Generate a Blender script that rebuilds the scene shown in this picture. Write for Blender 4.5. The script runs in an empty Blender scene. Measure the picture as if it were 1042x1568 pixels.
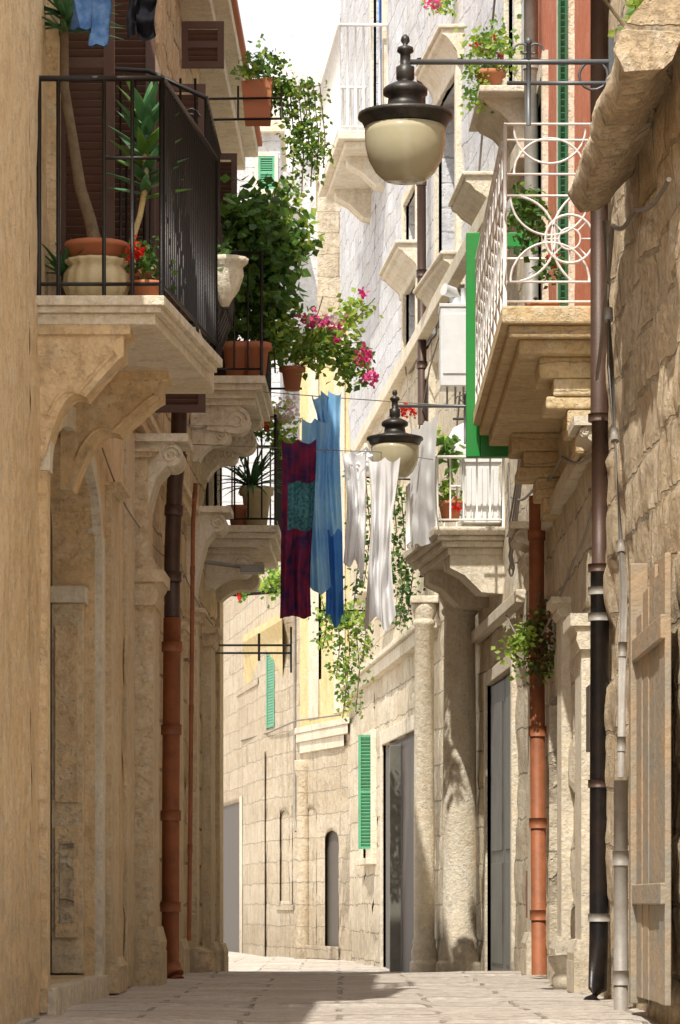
import bpy, math, random
from mathutils import Vector, noise
random.seed(7)
# ---------- image pixel + depth to world helpers: street plan in metres, camera at origin, +Y = up the street ----------
FL=5000.0
def X(px,D): return (px-521)*D/FL
def Z(py,D): return (1385-py)*D/FL
def interp(t,pts):
    if t<=pts[0][0]: return pts[0][1]
    for a,b in zip(pts,pts[1:]):
        if t<=b[0]: return a[1]+(b[1]-a[1])*(t-a[0])/(b[0]-a[0])
    return pts[-1][1]
def XL(D): return -1.651+.0178*D
RP=[(0,1.42),(24.5,1.42),(27,1.36),(29.5,1.2),(31,1.0),(33,.85),(37,.5),(41,.18),(44,0)]
def XR(D): return interp(D,RP)
def L(u,o,z): return (XL(u)+o,u,z)
def R(u,o,z): return (XR(u)-o,u,z)
FP=[(-3.4,63),(-2.6,58),(-1.1,47),(-.55,44.5),(.15,42),(.4,41)]
def Fw(u,o,z): return (u,interp(u,FP)-o,z)
GP=[(-60,-3),(0,-1.6),(6,-1.0),(12,-.53),(16,-.50),(24,-.50),(28,-.62),(34,-.72),(60,-.75),(90,-2),(600,-6)]
def G(y): return interp(y,GP)
# ---------- node helpers ----------
def newmat(name):
    m=bpy.data.materials.new(name); m.use_nodes=True
    nt=m.node_tree; bs=nt.nodes['Principled BSDF']
    return m,nt,bs
def nd(nt,t,**k):
    n=nt.nodes.new(t)
    for a,b in k.items():
        if a in n.inputs: n.inputs[a].default_value=b
        else: setattr(n,a,b)
    return n
def c4(c): return (c[0],c[1],c[2],1)
def mixc(nt,fac,a,b,mode='MIX'):
    m=nt.nodes.new('ShaderNodeMix'); m.data_type='RGBA'; m.blend_type=mode
    for i,v in ((0,fac),(6,a),(7,b)):
        if hasattr(v,'is_linked'): nt.links.new(v,m.inputs[i])
        elif i==0: m.inputs[0].default_value=v
        else: m.inputs[i].default_value=c4(v)
    return m.outputs[2]
def rampf(nt,src,a,b,lo=0,hi=1):
    m=nd(nt,'ShaderNodeMapRange'); m.inputs[1].default_value=a; m.inputs[2].default_value=b
    m.inputs[3].default_value=lo; m.inputs[4].default_value=hi
    nt.links.new(src,m.inputs[0]); return m.outputs[0]
def mth(nt,op,a,b):
    m=nd(nt,'ShaderNodeMath',operation=op)
    for i,v in ((0,a),(1,b)):
        if hasattr(v,'is_linked'): nt.links.new(v,m.inputs[i])
        else: m.inputs[i].default_value=v
    return m.outputs[0]
def nz(nt,vec,scale,detail=6,rough=.6):
    n=nd(nt,'ShaderNodeTexNoise'); n.inputs['Scale'].default_value=scale
    n.inputs['Detail'].default_value=detail; n.inputs['Roughness'].default_value=rough
    nt.links.new(vec,n.inputs['Vector']); return n
def stone(name,c1,c2,c3,axis='side',brick=None,bump=.5,ns=1,streak=.5,rough=.9,joint=.6,var=.86,squash=True):
    m,nt,bs=newmat(name); tc0=nd(nt,'ShaderNodeTexCoord').outputs['Object']; tc=tc0
    n1=nz(nt,tc,1.1*ns,5); n2=nz(nt,tc,7*ns,8,.65); n3=nz(nt,tc,45,6,.75)
    col=mixc(nt,rampf(nt,n1.outputs[0],.38,.62),c1,c2)
    col=mixc(nt,rampf(nt,n2.outputs[0],.48,.66,0,.85),col,c3)
    mp=nd(nt,'ShaderNodeMapping'); mp.inputs['Scale'].default_value=(5,5,.45); nt.links.new(tc,mp.inputs[0])
    n4=nz(nt,mp.outputs[0],1.3,7,.7)
    col=mixc(nt,rampf(nt,n4.outputs[0],.50,.72,0,streak),col,(.25,.18,.11))
    n5=nz(nt,tc,2.7*ns,10,.75)
    col=mixc(nt,rampf(nt,n5.outputs[0],.53,.63,0,.28),col,tuple(v*.5 for v in c2))
    n6=nz(nt,tc,16*ns,8,.7)
    col=mixc(nt,rampf(nt,n6.outputs[0],.57,.68,0,.40),col,tuple(v*.38 for v in c2))
    col=mixc(nt,rampf(nt,n3.outputs[0],.42,.70,0,.40),col,tuple(v*.55 for v in c2))
    sp=nd(nt,'ShaderNodeSeparateXYZ'); nt.links.new(tc,sp.inputs[0])
    # rising damp / splash dirt at the foot of the walls
    if axis!='ground':
        damp=mth(nt,'MULTIPLY',rampf(nt,mth(nt,'ADD',sp.outputs[2],mth(nt,'MULTIPLY',n5.outputs[0],-1.2)),-1.1,-.1,.5,0),rampf(nt,n2.outputs[0],.3,.6))
        col=mixc(nt,damp,col,(.24,.19,.13))
    h=mth(nt,'ADD',mth(nt,'MULTIPLY',n2.outputs[0],1.2),mth(nt,'MULTIPLY',n3.outputs[0],.5))
    h=mth(nt,'ADD',h,mth(nt,'MULTIPLY',rampf(nt,n6.outputs[0],.66,.5),.5))
    vo=nd(nt,'ShaderNodeTexVoronoi'); vo.inputs['Scale'].default_value=22*ns; nt.links.new(tc,vo.inputs['Vector'])
    pit=rampf(nt,vo.outputs['Distance'],.08,.22,0,1)
    pm=mth(nt,'MULTIPLY',mth(nt,'SUBTRACT',1,pit),rampf(nt,n2.outputs[0],.45,.55))
    h=mth(nt,'SUBTRACT',h,mth(nt,'MULTIPLY',pm,.6))
    if brick:
        cb=nd(nt,'ShaderNodeCombineXYZ')
        a,b={'side':(1,2),'front':(0,2),'ground':(0,1)}[axis]
        nw=nz(nt,tc,1.6,4); nw2=nz(nt,tc,12,3)
        off=mth(nt,'ADD',mth(nt,'MULTIPLY',mth(nt,'SUBTRACT',nw.outputs[0],.5),.12),mth(nt,'MULTIPLY',mth(nt,'SUBTRACT',nw2.outputs[0],.5),.03))
        nt.links.new(mth(nt,'ADD',sp.outputs[a],off),cb.inputs[0]); nt.links.new(mth(nt,'ADD',sp.outputs[b],off),cb.inputs[1])
        br=nd(nt,'ShaderNodeTexBrick'); nt.links.new(cb.outputs[0],br.inputs['Vector'])
        br.inputs['Scale'].default_value=1; br.inputs['Brick Width'].default_value=brick[0]; br.inputs['Row Height'].default_value=brick[1]
        br.inputs['Mortar Size'].default_value=brick[2]; br.inputs['Mortar Smooth'].default_value=.4
        br.inputs['Color1'].default_value=(1,1,1,1); br.inputs['Color2'].default_value=(var,var*.97,var*.92,1); br.inputs['Mortar'].default_value=(.85,.85,.85,1)
        col=mixc(nt,.85,col,br.outputs['Color'],'MULTIPLY')
        col=mixc(nt,mth(nt,'MULTIPLY',mth(nt,'MULTIPLY',br.outputs['Fac'],joint),rampf(nt,n2.outputs[0],.38,.58)),col,(.16,.12,.075))
        h=mth(nt,'SUBTRACT',h,mth(nt,'MULTIPLY',br.outputs['Fac'],1.0))
    bp=nd(nt,'ShaderNodeBump'); bp.inputs['Strength'].default_value=min(1,bump*1.4); bp.inputs['Distance'].default_value=.035
    nt.links.new(h,bp.inputs['Height']); nt.links.new(bp.outputs[0],bs.inputs['Normal'])
    nt.links.new(col,bs.inputs['Base Color']); bs.inputs['Roughness'].default_value=rough
    bs.inputs['Specular IOR Level'].default_value=.2
    return m
def paint(name,col,rough=.5,metal=0,var=.35,dirt=(.1,.08,.06),scale=6,bump=.15):
    m,nt,bs=newmat(name); tc=nd(nt,'ShaderNodeTexCoord').outputs['Object']
    n=nz(nt,tc,scale,7,.65); n2=nz(nt,tc,scale*9,4)
    cl=mixc(nt,rampf(nt,n.outputs[0],.4,.7,0,var),col,dirt)
    cl=mixc(nt,rampf(nt,n2.outputs[0],.4,.8,0,var*.6),cl,tuple(v*.6 for v in col))
    nt.links.new(cl,bs.inputs['Base Color']); bs.inputs['Roughness'].default_value=rough; bs.inputs['Metallic'].default_value=metal
    bp=nd(nt,'ShaderNodeBump'); bp.inputs['Strength'].default_value=bump; bp.inputs['Distance'].default_value=.01
    nt.links.new(n2.outputs[0],bp.inputs['Height']); nt.links.new(bp.outputs[0],bs.inputs['Normal'])
    return m
def leafy(name,c1,c2,trans=.35,scale=9,weave=0):
    m,nt,bs=newmat(name); tc=nd(nt,'ShaderNodeTexCoord').outputs['Object']
    n=nz(nt,tc,scale,3); col=mixc(nt,rampf(nt,n.outputs[0],.35,.65),c1,c2)
    nt.links.new(col,bs.inputs['Base Color']); bs.inputs['Roughness'].default_value=.5 if not weave else .9
    if weave: bs.inputs['Specular IOR Level'].default_value=.1
    tr=nd(nt,'ShaderNodeBsdfTranslucent'); nt.links.new(col,tr.inputs[0])
    mx=nd(nt,'ShaderNodeMixShader'); mx.inputs[0].default_value=trans
    nt.links.new(bs.outputs[0],mx.inputs[1]); nt.links.new(tr.outputs[0],mx.inputs[2])
    nt.links.new(mx.outputs[0],nt.nodes['Material Output'].inputs[0]); return m
M={}
M['plaster']=stone('ochre_plaster',(.88,.66,.40),(.82,.59,.33),(.90,.74,.52),bump=.45,streak=.35)
M['pilaster']=stone('carved_limestone',(.87,.71,.48),(.80,.62,.39),(.89,.79,.62),bump=.45,ns=1.6,streak=.3)
M['blocksL']=stone('ashlar_blocks',(.86,.66,.41),(.79,.58,.34),(.88,.74,.53),brick=(.75,.32,.014),bump=.6,streak=.3,joint=.8,var=.80)
M['rough']=stone('rough_stone',(.84,.69,.49),(.75,.58,.38),(.87,.77,.61),brick=(.6,.3,.016),bump=.55,ns=1.4,streak=.35,joint=.5)
M['blocksR']=stone('pale_ashlar',(.86,.77,.60),(.80,.69,.52),(.89,.83,.71),brick=(.8,.34,.010),bump=.5,streak=.3,joint=.7)
M['trim']=stone('pale_trim_stone',(.87,.79,.64),(.80,.70,.53),(.90,.85,.75),bump=.35,ns=1.8,streak=.3)
M['trimY']=stone('warm_slab_stone',(.86,.68,.41),(.79,.60,.34),(.88,.77,.56),bump=.4,ns=1.8,streak=.3,brick=(.5,.16,.006),joint=.4)
M['white']=stone('whitewashed_brick',(.76,.77,.81),(.69,.70,.75),(.83,.83,.84),brick=(.55,.24,.012),bump=.4,streak=.3,joint=.5,var=.90)  # whitewash; blue-grey tint puts the upper facade's shade into the colour
M['red']=stone('salmon_plaster',(.74,.27,.16),(.67,.22,.12),(.76,.38,.27),bump=.2,streak=.25)
M['farstone']=stone('far_ashlar',(.74,.64,.49),(.66,.55,.41),(.80,.73,.60),axis='front',brick=(.7,.3,.010),bump=.5,streak=.4,joint=.35,var=.88)
M['faryellow']=stone('yellow_plaster',(.84,.69,.36),(.78,.61,.31),(.82,.71,.47),axis='front',bump=.3,streak=.3)
M['bleached']=stone('bleached_peeling_lime',(.90,.89,.87),(.87,.86,.84),(.66,.66,.66),axis='front',bump=.6,ns=.4,streak=.35)
M['ground']=stone('paving_stone',(.68,.61,.54),(.60,.53,.47),(.74,.69,.62),axis='ground',brick=(.9,.5,.016),bump=.5,streak=0,joint=.7,var=.84)
M['iron']=paint('black_wrought_iron',(.015,.013,.012),.45,.3,.3,(.06,.03,.02))
M['brown']=paint('brown_shutter_paint',(.10,.042,.025),.55,0,.3)
M['white_iron']=paint('white_painted_iron',(.82,.81,.78),.45,0,.3,(.35,.22,.12),14)
M['terra']=paint('terracotta',(.50,.17,.08),.8,0,.35,(.3,.2,.12),10)
M['creamglaze']=paint('cream_glazed_ceramic',(.68,.57,.34),.4,0,.3,(.3,.2,.1),10)
M['pipe_rust']=paint('rust_brown_pipe',(.34,.11,.04),.6,.1,.6,(.09,.04,.02),8)
M['pipe_dark']=paint('dark_brown_pipe',(.06,.03,.02),.5,.2,.4,(.12,.07,.04),8)
M['pipe_black']=paint('black_pipe',(.012,.012,.014),.35,.2,.4,(.08,.045,.03),8)
M['pipe_grey']=paint('grey_zinc_pipe',(.32,.30,.27),.55,.1,.6,(.17,.12,.08),8)
M['green']=paint('green_gloss_paint',(.015,.30,.05),.4,0,.3)
M['dgreen']=paint('dark_green_shutter_paint',(.012,.13,.05),.5,0,.3)
M['mint']=paint('mint_shutter_paint',(.12,.42,.24),.5,0,.3)
M['doorgrey']=paint('grey_green_door_paint',(.16,.155,.13),.5,0,.5,(.05,.045,.035),4)
M['door_and_shade']=paint('dark_door_wood_and_shade',(.12,.10,.085),.6,0,.45)  # door paint; also serves as painted shade in the arch recess
M['enamel']=paint('white_enamel',(.80,.81,.82),.3,0,.15)
M['glass']=paint('frosted_lamp_glass',(.50,.45,.30),.12,0,.2,(.34,.29,.17),3,0)
M['lampblk']=paint('lamp_black_metal',(.03,.028,.026),.4,.4,.4,(.16,.13,.10),12)
M['lampgrey']=paint('bracket_grey_metal',(.14,.15,.16),.45,.4,.3)
M['wood']=paint('weathered_blue_wood',(.44,.32,.20),.85,0,.8,(.20,.26,.27),2.6,.8)
M['bark']=paint('bark',(.24,.17,.10),.9,0,.6,(.07,.05,.03),20,.8)
M['win']=paint('window_glass',(.03,.035,.04),.08,0,.1,bump=0)
M['soil']=paint('soil',(.05,.035,.02),.9)
M['cable']=paint('cable',(.24,.21,.18),.6)
M['cl_blue']=leafy('pale_blue_cloth',(.24,.54,.92),(.38,.68,.94),.25,3,1)
M['cl_blue2']=leafy('royal_blue_cloth',(.06,.22,.64),(.10,.31,.74),.22,3,1)
M['cl_white']=leafy('white_linen',(.92,.92,.93),(.90,.90,.92),.25,3,1)
M['cl_dark']=leafy('patterned_towel_cloth',(.04,.03,.11),(.28,.03,.08),.2,9,1)
M['cl_teal']=leafy('teal_dotted_cloth',(.02,.12,.18),(.12,.32,.36),.2,40,1)
M['denim']=leafy('denim',(.03,.07,.16),(.08,.14,.26),.08,20,1)
M['blackcloth']=leafy('black_cloth',(.008,.008,.010),(.015,.015,.02),.05,9,1)
M['leafd']=leafy('dark_leaf',(.045,.11,.024),(.075,.17,.035),.35)
M['leafm']=leafy('mid_leaf',(.10,.23,.035),(.17,.31,.06),.45)
M['leafy']=leafy('sunlit_leaf',(.32,.48,.06),(.46,.58,.12),.5)
M['leafb']=leafy('succulent_leaf',(.05,.15,.06),(.10,.24,.09),.25)
M['pink']=leafy('pink_petals',(.80,.04,.26),(.85,.14,.42),.4)
M['redf']=leafy('red_petals',(.78,.02,.02),(.8,.06,.03),.4)
M['white_f']=leafy('white_petals',(.8,.75,.72),(.8,.6,.62),.4)
M['dryvine']=leafy('dry_vine',(.16,.08,.03),(.24,.13,.05),.2)
# ---------- mesh builder ----------
class B:
    def __init__(s): s.v=[];s.f=[];s.m=[];s.s=[];s.mats=[]
    def mi(s,k):
        if k not in s.mats: s.mats.append(k)
        return s.mats.index(k)
    def face(s,idx,k,sm=False): s.f.append(idx);s.m.append(s.mi(k));s.s.append(sm)
    def quad(s,p,k,sm=False):
        n=len(s.v); s.v+=list(p); s.face(list(range(n,n+len(p))),k,sm)
    def box8(s,p,k):
        n=len(s.v); s.v+=p
        for q in ((0,3,2,1),(4,5,6,7),(0,1,5,4),(1,2,6,5),(2,3,7,6),(3,0,4,7)): s.face([n+i for i in q],k)
    def box(s,fn,u0,u1,z0,z1,o0,o1,k,dz=0):
        s.box8([fn(u0,o0,z0),fn(u1,o0,z0),fn(u1,o1,z0),fn(u0,o1,z0),fn(u0,o0,z1),fn(u1,o0,z1),fn(u1,o1,z1+dz),fn(u0,o1,z1+dz)],k)
    def wbox(s,x0,x1,y0,y1,z0,z1,k): s.box(lambda u,o,z:(u,o,z),x0,x1,z0,z1,y0,y1,k)
    def prism(s,fn,u0,u1,prof,k,sm=False):   # prof: (o,z)
        n=len(s.v); m=len(prof)
        s.v+=[fn(u0,o,z) for o,z in prof]+[fn(u1,o,z) for o,z in prof]
        s.face(list(range(n,n+m)),k); s.face(list(range(n+2*m-1,n+m-1,-1)),k)
        for i in range(m): j=(i+1)%m; s.face([n+i,n+j,n+m+j,n+m+i],k,sm)
    def tube(s,path,r,k,n=7,closed=False,r2=None):
        pts=[Vector(p) for p in path]; st=len(s.v); c=len(pts)
        for i,p in enumerate(pts):
            if closed: t=pts[(i+1)%c]-pts[i-1]
            else: t=pts[min(i+1,c-1)]-pts[max(i-1,0)]
            t.normalize(); ref=Vector((0,0,1)) if abs(t.z)<.9 else Vector((0,1,0))
            if closed: ref=Vector((0.01,.99,.02)) if abs(t.y)<.5 else Vector((1,0,0))
            a=t.cross(ref).normalized(); b=t.cross(a)
            rr=r if r2 is None else r+(r2-r)*i/max(1,c-1)
            for j in range(n):
                w=2*math.pi*j/n; s.v.append(tuple(p+a*(rr*math.cos(w))+b*(rr*math.sin(w))))
        for i in range(c if closed else c-1):
            i2=(i+1)%c
            for j in range(n):
                j2=(j+1)%n; s.face([st+i*n+j,st+i*n+j2,st+i2*n+j2,st+i2*n+j],k,True)
        if not closed:
            s.face([st+j for j in range(n)],k); s.face([st+(c-1)*n+j for j in range(n)][::-1],k)
    def lathe(s,cx,cy,prof,k,n=24,rib=0,ribn=12,ks=None):
        st=len(s.v)
        for r,z in prof:
            for j in range(n):
                w=2*math.pi*j/n; rr=r*(1+rib*math.cos(ribn*w)); s.v.append((cx+rr*math.cos(w),cy+rr*math.sin(w),z))
        for i in range(len(prof)-1):
            for j in range(n):
                j2=(j+1)%n; s.face([st+i*n+j,st+i*n+j2,st+(i+1)*n+j2,st+(i+1)*n+j],ks[i] if ks else k,True)
        s.face([st+j for j in range(n)][::-1],k); e=st+(len(prof)-1)*n; s.face([e+j for j in range(n)],k)
    def done(s,name,parent=None,bevel=0,weld=False):
        me=bpy.data.meshes.new(name); me.from_pydata(s.v,[],s.f)
        for k in s.mats: me.materials.append(M[k])
        me.polygons.foreach_set('material_index',s.m); me.polygons.foreach_set('use_smooth',s.s); me.update()
        if weld:
            import bmesh
            bm=bmesh.new(); bm.from_mesh(me); bmesh.ops.remove_doubles(bm,verts=bm.verts,dist=.0005); bmesh.ops.recalc_face_normals(bm,faces=bm.faces); bm.to_mesh(me); bm.free()
        ob=bpy.data.objects.new(name,me); bpy.context.collection.objects.link(ob)
        if parent: ob.parent=parent
        if bevel:
            bv=ob.modifiers.new('bevel','BEVEL'); bv.width=bevel; bv.segments=2; bv.limit_method='ANGLE'; bv.angle_limit=math.radians(40)
        return ob
def empty(name,loc=(0,0,0)):
    e=bpy.data.objects.new(name,None); bpy.context.collection.objects.link(e); e.empty_display_size=.2; return e
def wall(b,fn,u0,u1,z0,z1,k,holes=(),step=.1,amp=.008,freq=2.5,rub=0,blk=None):
    def dsp(u,z):
        p=Vector((u*freq,z*freq,3.1)); d=noise.fractal(p,1.0,2.0,4)*amp
        if rub: d+=rub*noise.noise(Vector((u*5,z*6,0)))
        if blk:
            w,h,a=blk; r=math.floor(z/h); q=(u/w+.5*(r%2)); c=math.floor(q); random_=noise.cell(Vector((c*3.7+.5,r*5.3+.5,1.5)))
            d+=a*(random_-.5)*2
            fz=z/h-r; fq=q-c
            if fz<.10 or fz>.92 or fq<.05 or fq>.96: d-=a*.9
        return d
    us=set([u0,u1]); n=max(1,int((u1-u0)/step))
    for i in range(n+1): us.add(u0+(u1-u0)*i/n)
    for h in holes: us.add(h[0]); us.add(h[1])
    us=sorted(us)
    us=[u for i,u in enumerate(us) if i==0 or u-us[i-1]>1e-5]
    def top(h,u):
        if h[4]<=0: return h[3]
        c=(h[0]+h[1])/2; w=(h[1]-h[0])/2; q=max(0,1-((u-c)/w)**2); return h[3]+h[4]*math.sqrt(q)
    for ua,ub in zip(us,us[1:]):
        mid=(ua+ub)/2; hs=sorted([h for h in holes if h[0]<mid<h[1]],key=lambda h:h[2])
        za=zb=z0; iv=[]
        for h in hs: iv.append((za,h[2],zb,h[2])); za=top(h,ua); zb=top(h,ub)
        iv.append((za,z1,zb,z1))
        for a0,a1,b0,b1 in iv:
            if a1-a0<1e-4 and b1-b0<1e-4: continue
            r=max(1,math.ceil((a1-a0)/step))
            for i in range(r):
                p,q=i/r,(i+1)/r
                A0=a0+(a1-a0)*p;A1=a0+(a1-a0)*q;B0=b0+(b1-b0)*p;B1=b0+(b1-b0)*q
                b.quad([fn(ua,dsp(ua,A0),A0),fn(ub,dsp(ub,B0),B0),fn(ub,dsp(ub,B1),B1),fn(ua,dsp(ua,A1),A1)],k,True)
        for h in hs:
            ta,tb=top(h,ua),top(h,ub); d=-h[5]
            b.quad([fn(ua,dsp(ua,ta),ta),fn(ub,dsp(ub,tb),tb),fn(ub,d,tb),fn(ua,d,ta)],k)
            b.quad([fn(ua,dsp(ua,h[2]),h[2]),fn(ub,dsp(ub,h[2]),h[2]),fn(ub,d,h[2]),fn(ua,d,h[2])],k)
            b.quad([fn(ua,d,h[2]),fn(ub,d,h[2]),fn(ub,d,tb),fn(ua,d,ta)],h[6])
    for h in holes:
        for u in (h[0],h[1]):
            b.quad([fn(u,.01,h[2]),fn(u,-h[5],h[2]),fn(u,-h[5],h[3]),fn(u,.01,h[3])],k)
def frame(b,fn,u0,u1,z0,z1,w,o,k,sill=True,o0=-.03):
    b.box(fn,u0-w,u0,z0,z1+w,o0,o,k); b.box(fn,u1,u1+w,z0,z1+w,o0,o,k)
    b.box(fn,u0,u1,z1,z1+w,o0,o-.003,k)
    if sill: b.box(fn,u0-w-.03,u1+w+.03,z0-.08,z0-.002,o0,o+.05,k)
def louver(b,fn,u0,u1,z0,z1,o,k,t=.035,rail=.05):
    b.box(fn,u0,u0+rail,z0,z1,o,o+t,k); b.box(fn,u1-rail,u1,z0,z1,o,o+t,k)
    for z in (z0,(z0+z1)/2-rail/2,z1-rail): b.box(fn,u0+rail,u1-rail,z,z+rail,o+.001,o+t-.002,k)
    z=z0+rail
    while z<z1-rail-.03:
        b.box8([fn(u0+rail,o+t*.7,z),fn(u1-rail,o+t*.7,z),fn(u1-rail,o+t*.85,z+.006),fn(u0+rail,o+t*.85,z+.006),
                fn(u0+rail,o+.004,z+.034),fn(u1-rail,o+.004,z+.034),fn(u1-rail,o+.010,z+.04),fn(u0+rail,o+.010,z+.04)],k)
        z+=.04
def rail(b,pts,zb,zt,k,sp=.11,r=.008,rt=.014):
    for z,rr in ((zt,rt),(zb+.06,.009)):
        for a,c in zip(pts,pts[1:]): b.tube([(a[0],a[1],z),(c[0],c[1],z)],rr,k)
    for p in pts: b.tube([(p[0],p[1],zb-.02),(p[0],p[1],zt)],.013,k)
    for (a,c) in zip(pts,pts[1:]):
        if not sp: continue
        d=math.hypot(c[0]-a[0],c[1]-a[1]); n=max(1,int(d/sp))
        for i in range(1,n):
            t=i/n; x=a[0]+(c[0]-a[0])*t; y=a[1]+(c[1]-a[1])*t
            b.tube([(x,y,zb+.06),(x,y,zt)],r,k,5)
def scroll_bracket(b,fn,u0,u1,ztop,depth,h,k):
    pr=[(-.03,ztop),(depth,ztop),(depth,ztop-.24*h)]
    for i in range(1,11):
        t=i/10; o=depth*(1-.45*t); z=ztop-h*(.24+.30*t**1.5)-h*.03*math.sin(t*math.pi)
        pr.append((o,z))
    for i in range(1,11):
        t=i/10; o=depth*(.55-.50*t); z=ztop-h*(.54+.46*t**2.2)+h*.06*math.sin(t*math.pi)
        pr.append((o,z))
    pr.append((-.03,ztop-h)); b.prism(fn,u0,u1,pr,k)
    b.prism(fn,u0-.015,u1+.015,[(-.03,ztop+.001),(depth+.03,ztop+.001),(depth+.03,ztop-.05),(-.03,ztop-.05)],k)
    q=[(o-.035,z+.01) for o,z in pr[2:-1] if o>.07]
    b.tube([fn(u0-.004,o,z) for o,z in q],.010,k,5)
def console(b,fn,u0,u1,ztop,depth,h,k):
    b.box(fn,u0-.03,u1+.03,ztop-.05,ztop,-.03,depth+.03,k)
    pr=[(-.03,ztop-.051),(depth*.92,ztop-.051)]
    r=depth*.24
    for i in range(11):
        a=math.radians(80-i*19)
        pr.append((depth*.74+r*math.cos(a),ztop-.055-r+r*math.sin(a)))
    for i in range(1,9):
        t=i/8; pr.append((depth*(.52-.40*t)-.02*math.sin(t*3.1),ztop-.055-2*r*.95-(h-.055-2*r)*t))
    pr.append((-.03,ztop-h)); b.prism(fn,u0,u1,pr,k)
    c=(depth*.74,ztop-.055-r)
    sp=[fn(u0-.004,c[0]+r*.8*(1-i/22)*math.cos(i*.55),c[1]+r*.8*(1-i/22)*math.sin(i*.55)) for i in range(20)]
    b.tube(sp,.008,k,5)
def pilaster(b,fn,u0,u1,z0,z1,o,k,cap=.14,base=.25):
    b.box(fn,u0,u1,z0+base,z1-cap,-.03,o,k)
    b.box(fn,u0-.05,u1+.05,z0,z0+base*.6,-.03,o+.045,k); b.prism(fn,u0-.03,u1+.03,[(-.03,z0+base*.6),(o+.04,z0+base*.6),(o+.045,z0+base*.75),(o+.02,z0+base*1.001),(-.03,z0+base*1.001)],k)
    b.prism(fn,u0-.03,u1+.03,[(-.03,z1-cap),(o+.01,z1-cap),(o+.03,z1-cap*.75),(o+.025,z1-cap*.55),(o+.05,z1-cap*.35),(-.03,z1-cap*.35)],k)
    b.box(fn,u0-.05,u1+.05,z1-cap*.349,z1,-.03,o+.065,k)
# ---------- plants ----------
def rnd_dir():
    while True:
        v=Vector((random.uniform(-1,1),random.uniform(-1,1),random.uniform(-1,1)))
        if .05<v.length<1: return v.normalized()
def leaf(b,p,s,k,droop=.3,wid=.36):
    d=rnd_dir(); d.z=d.z*.6-droop; d.normalize()
    a=d.cross(rnd_dir()).normalized(); n=d.cross(a)
    p=Vector(p); m=p+d*s*.45; w=s*wid
    b.quad([tuple(p),tuple(m+a*w+n*s*.06),tuple(p+d*s),tuple(m-a*w+n*s*.06)],k)
def blob(b,px,py,rx,ry,D,rD,n,ls,ks,droop=.3,off=None):
    cx,cz=X(px,D),Z(py,D); rx=rx*D/FL; rz=ry*D/FL
    cl=max(3,n//16)
    for _ in range(cl):
        v=rnd_dir()*random.random()**.45; c=Vector((cx+v.x*rx,D+v.y*rD,cz+v.z*rz)); k=random.choice(ks)
        sd=min(rx,rz,rD)*.28+.02
        for _ in range(n//cl):
            leaf(b,c+Vector((random.gauss(0,sd),random.gauss(0,sd),random.gauss(0,sd))),ls*random.uniform(.6,1.25),k if random.random()<.8 else random.choice(ks),droop)
def flowers(b,px,py,rx,ry,D,rD,n,s,k):
    cx,cz=X(px,D),Z(py,D); rx=rx*D/FL; rz=ry*D/FL
    for _ in range(n):
        v=rnd_dir()*random.random()**.4; c=(cx+v.x*rx,D+v.y*rD,cz+v.z*rz)
        for _ in range(7): leaf(b,(c[0]+random.gauss(0,s*.4),c[1]+random.gauss(0,s*.4),c[2]+random.gauss(0,s*.4)),s,k,0,.5)
def vine(b,path,r,n,ls,ks,rad=.06):
    b.tube(path,r,'bark',5)
    for _ in range(n):
        t=random.random()*(len(path)-1); i=int(t); f=t-i; a,c=Vector(path[i]),Vector(path[i+1])
        leaf(b,a.lerp(c,f)+Vector((random.gauss(0,rad),random.gauss(0,rad),random.gauss(0,rad))),ls*random.uniform(.6,1.2),random.choice(ks),.5)
def blade(b,base,d,ln,w,k,curl=.5):
    base=Vector(base); d=d.normalized(); side=d.cross(Vector((0,0,1)))
    if side.length<.05: side=Vector((1,0,0))
    side.normalize(); pr=None; p=base.copy(); n=6
    for i in range(n+1):
        t=i/n; ww=w*(1-t)**.7*(.7+.6*min(1,t*3))*.7; nn=d.cross(side)*ww*.5
        cur=(tuple(p-side*ww+nn),tuple(p),tuple(p+side*ww+nn))
        if pr: b.quad([pr[0],pr[1],cur[1],cur[0]],k,True); b.quad([pr[1],pr[2],cur[2],cur[1]],k,True)
        pr=cur; d=(d+Vector((0,0,-curl/n))).normalized(); p=p+d*ln/n
def pot(b,x,y,z,r,h,k,rim=.02,rib=0):
    b.lathe(x,y,[(r*.68,z),(r*.95,z+h*.8),(r+rim,z+h*.82),(r+rim,z+h),(r*.9,z+h),(r*.88,z+h*.9),(.001,z+h*.9)],k,24,rib,12)
    b.lathe(x,y,[(r*.86,z+h*.88),(.002,z+h*.915)],'soil',16)
# ================= GROUND =================
b=B(); xs=[-300,-60,-12,-5]+[-3+.1*i for i in range(61)]+[5,12,60,300]
ys=[-60,-20,0,4,8]+[10+.1*i for i in range(330)]+[46,50,55,60,90,200,600]
gi={}
for j,y in enumerate(ys):
    for i,x in enumerate(xs):
        r=math.floor(y/.5); c=math.floor(x/.9+.5*(r%2))
        gi[i,j]=len(b.v); b.v.append((x,y,G(y)+.014*noise.noise(Vector((x*1.3,y*1.3,0)))+(.010*(noise.cell(Vector((c*2.3+.5,r*3.1+.5,.5)))-.5) if abs(x)<4 else 0)))
for j in range(len(ys)-1):
    for i in range(len(xs)-1): b.face([gi[i,j],gi[i+1,j],gi[i+1,j+1],gi[i,j+1]],'ground',True)
b.done('street_pavement')
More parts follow.
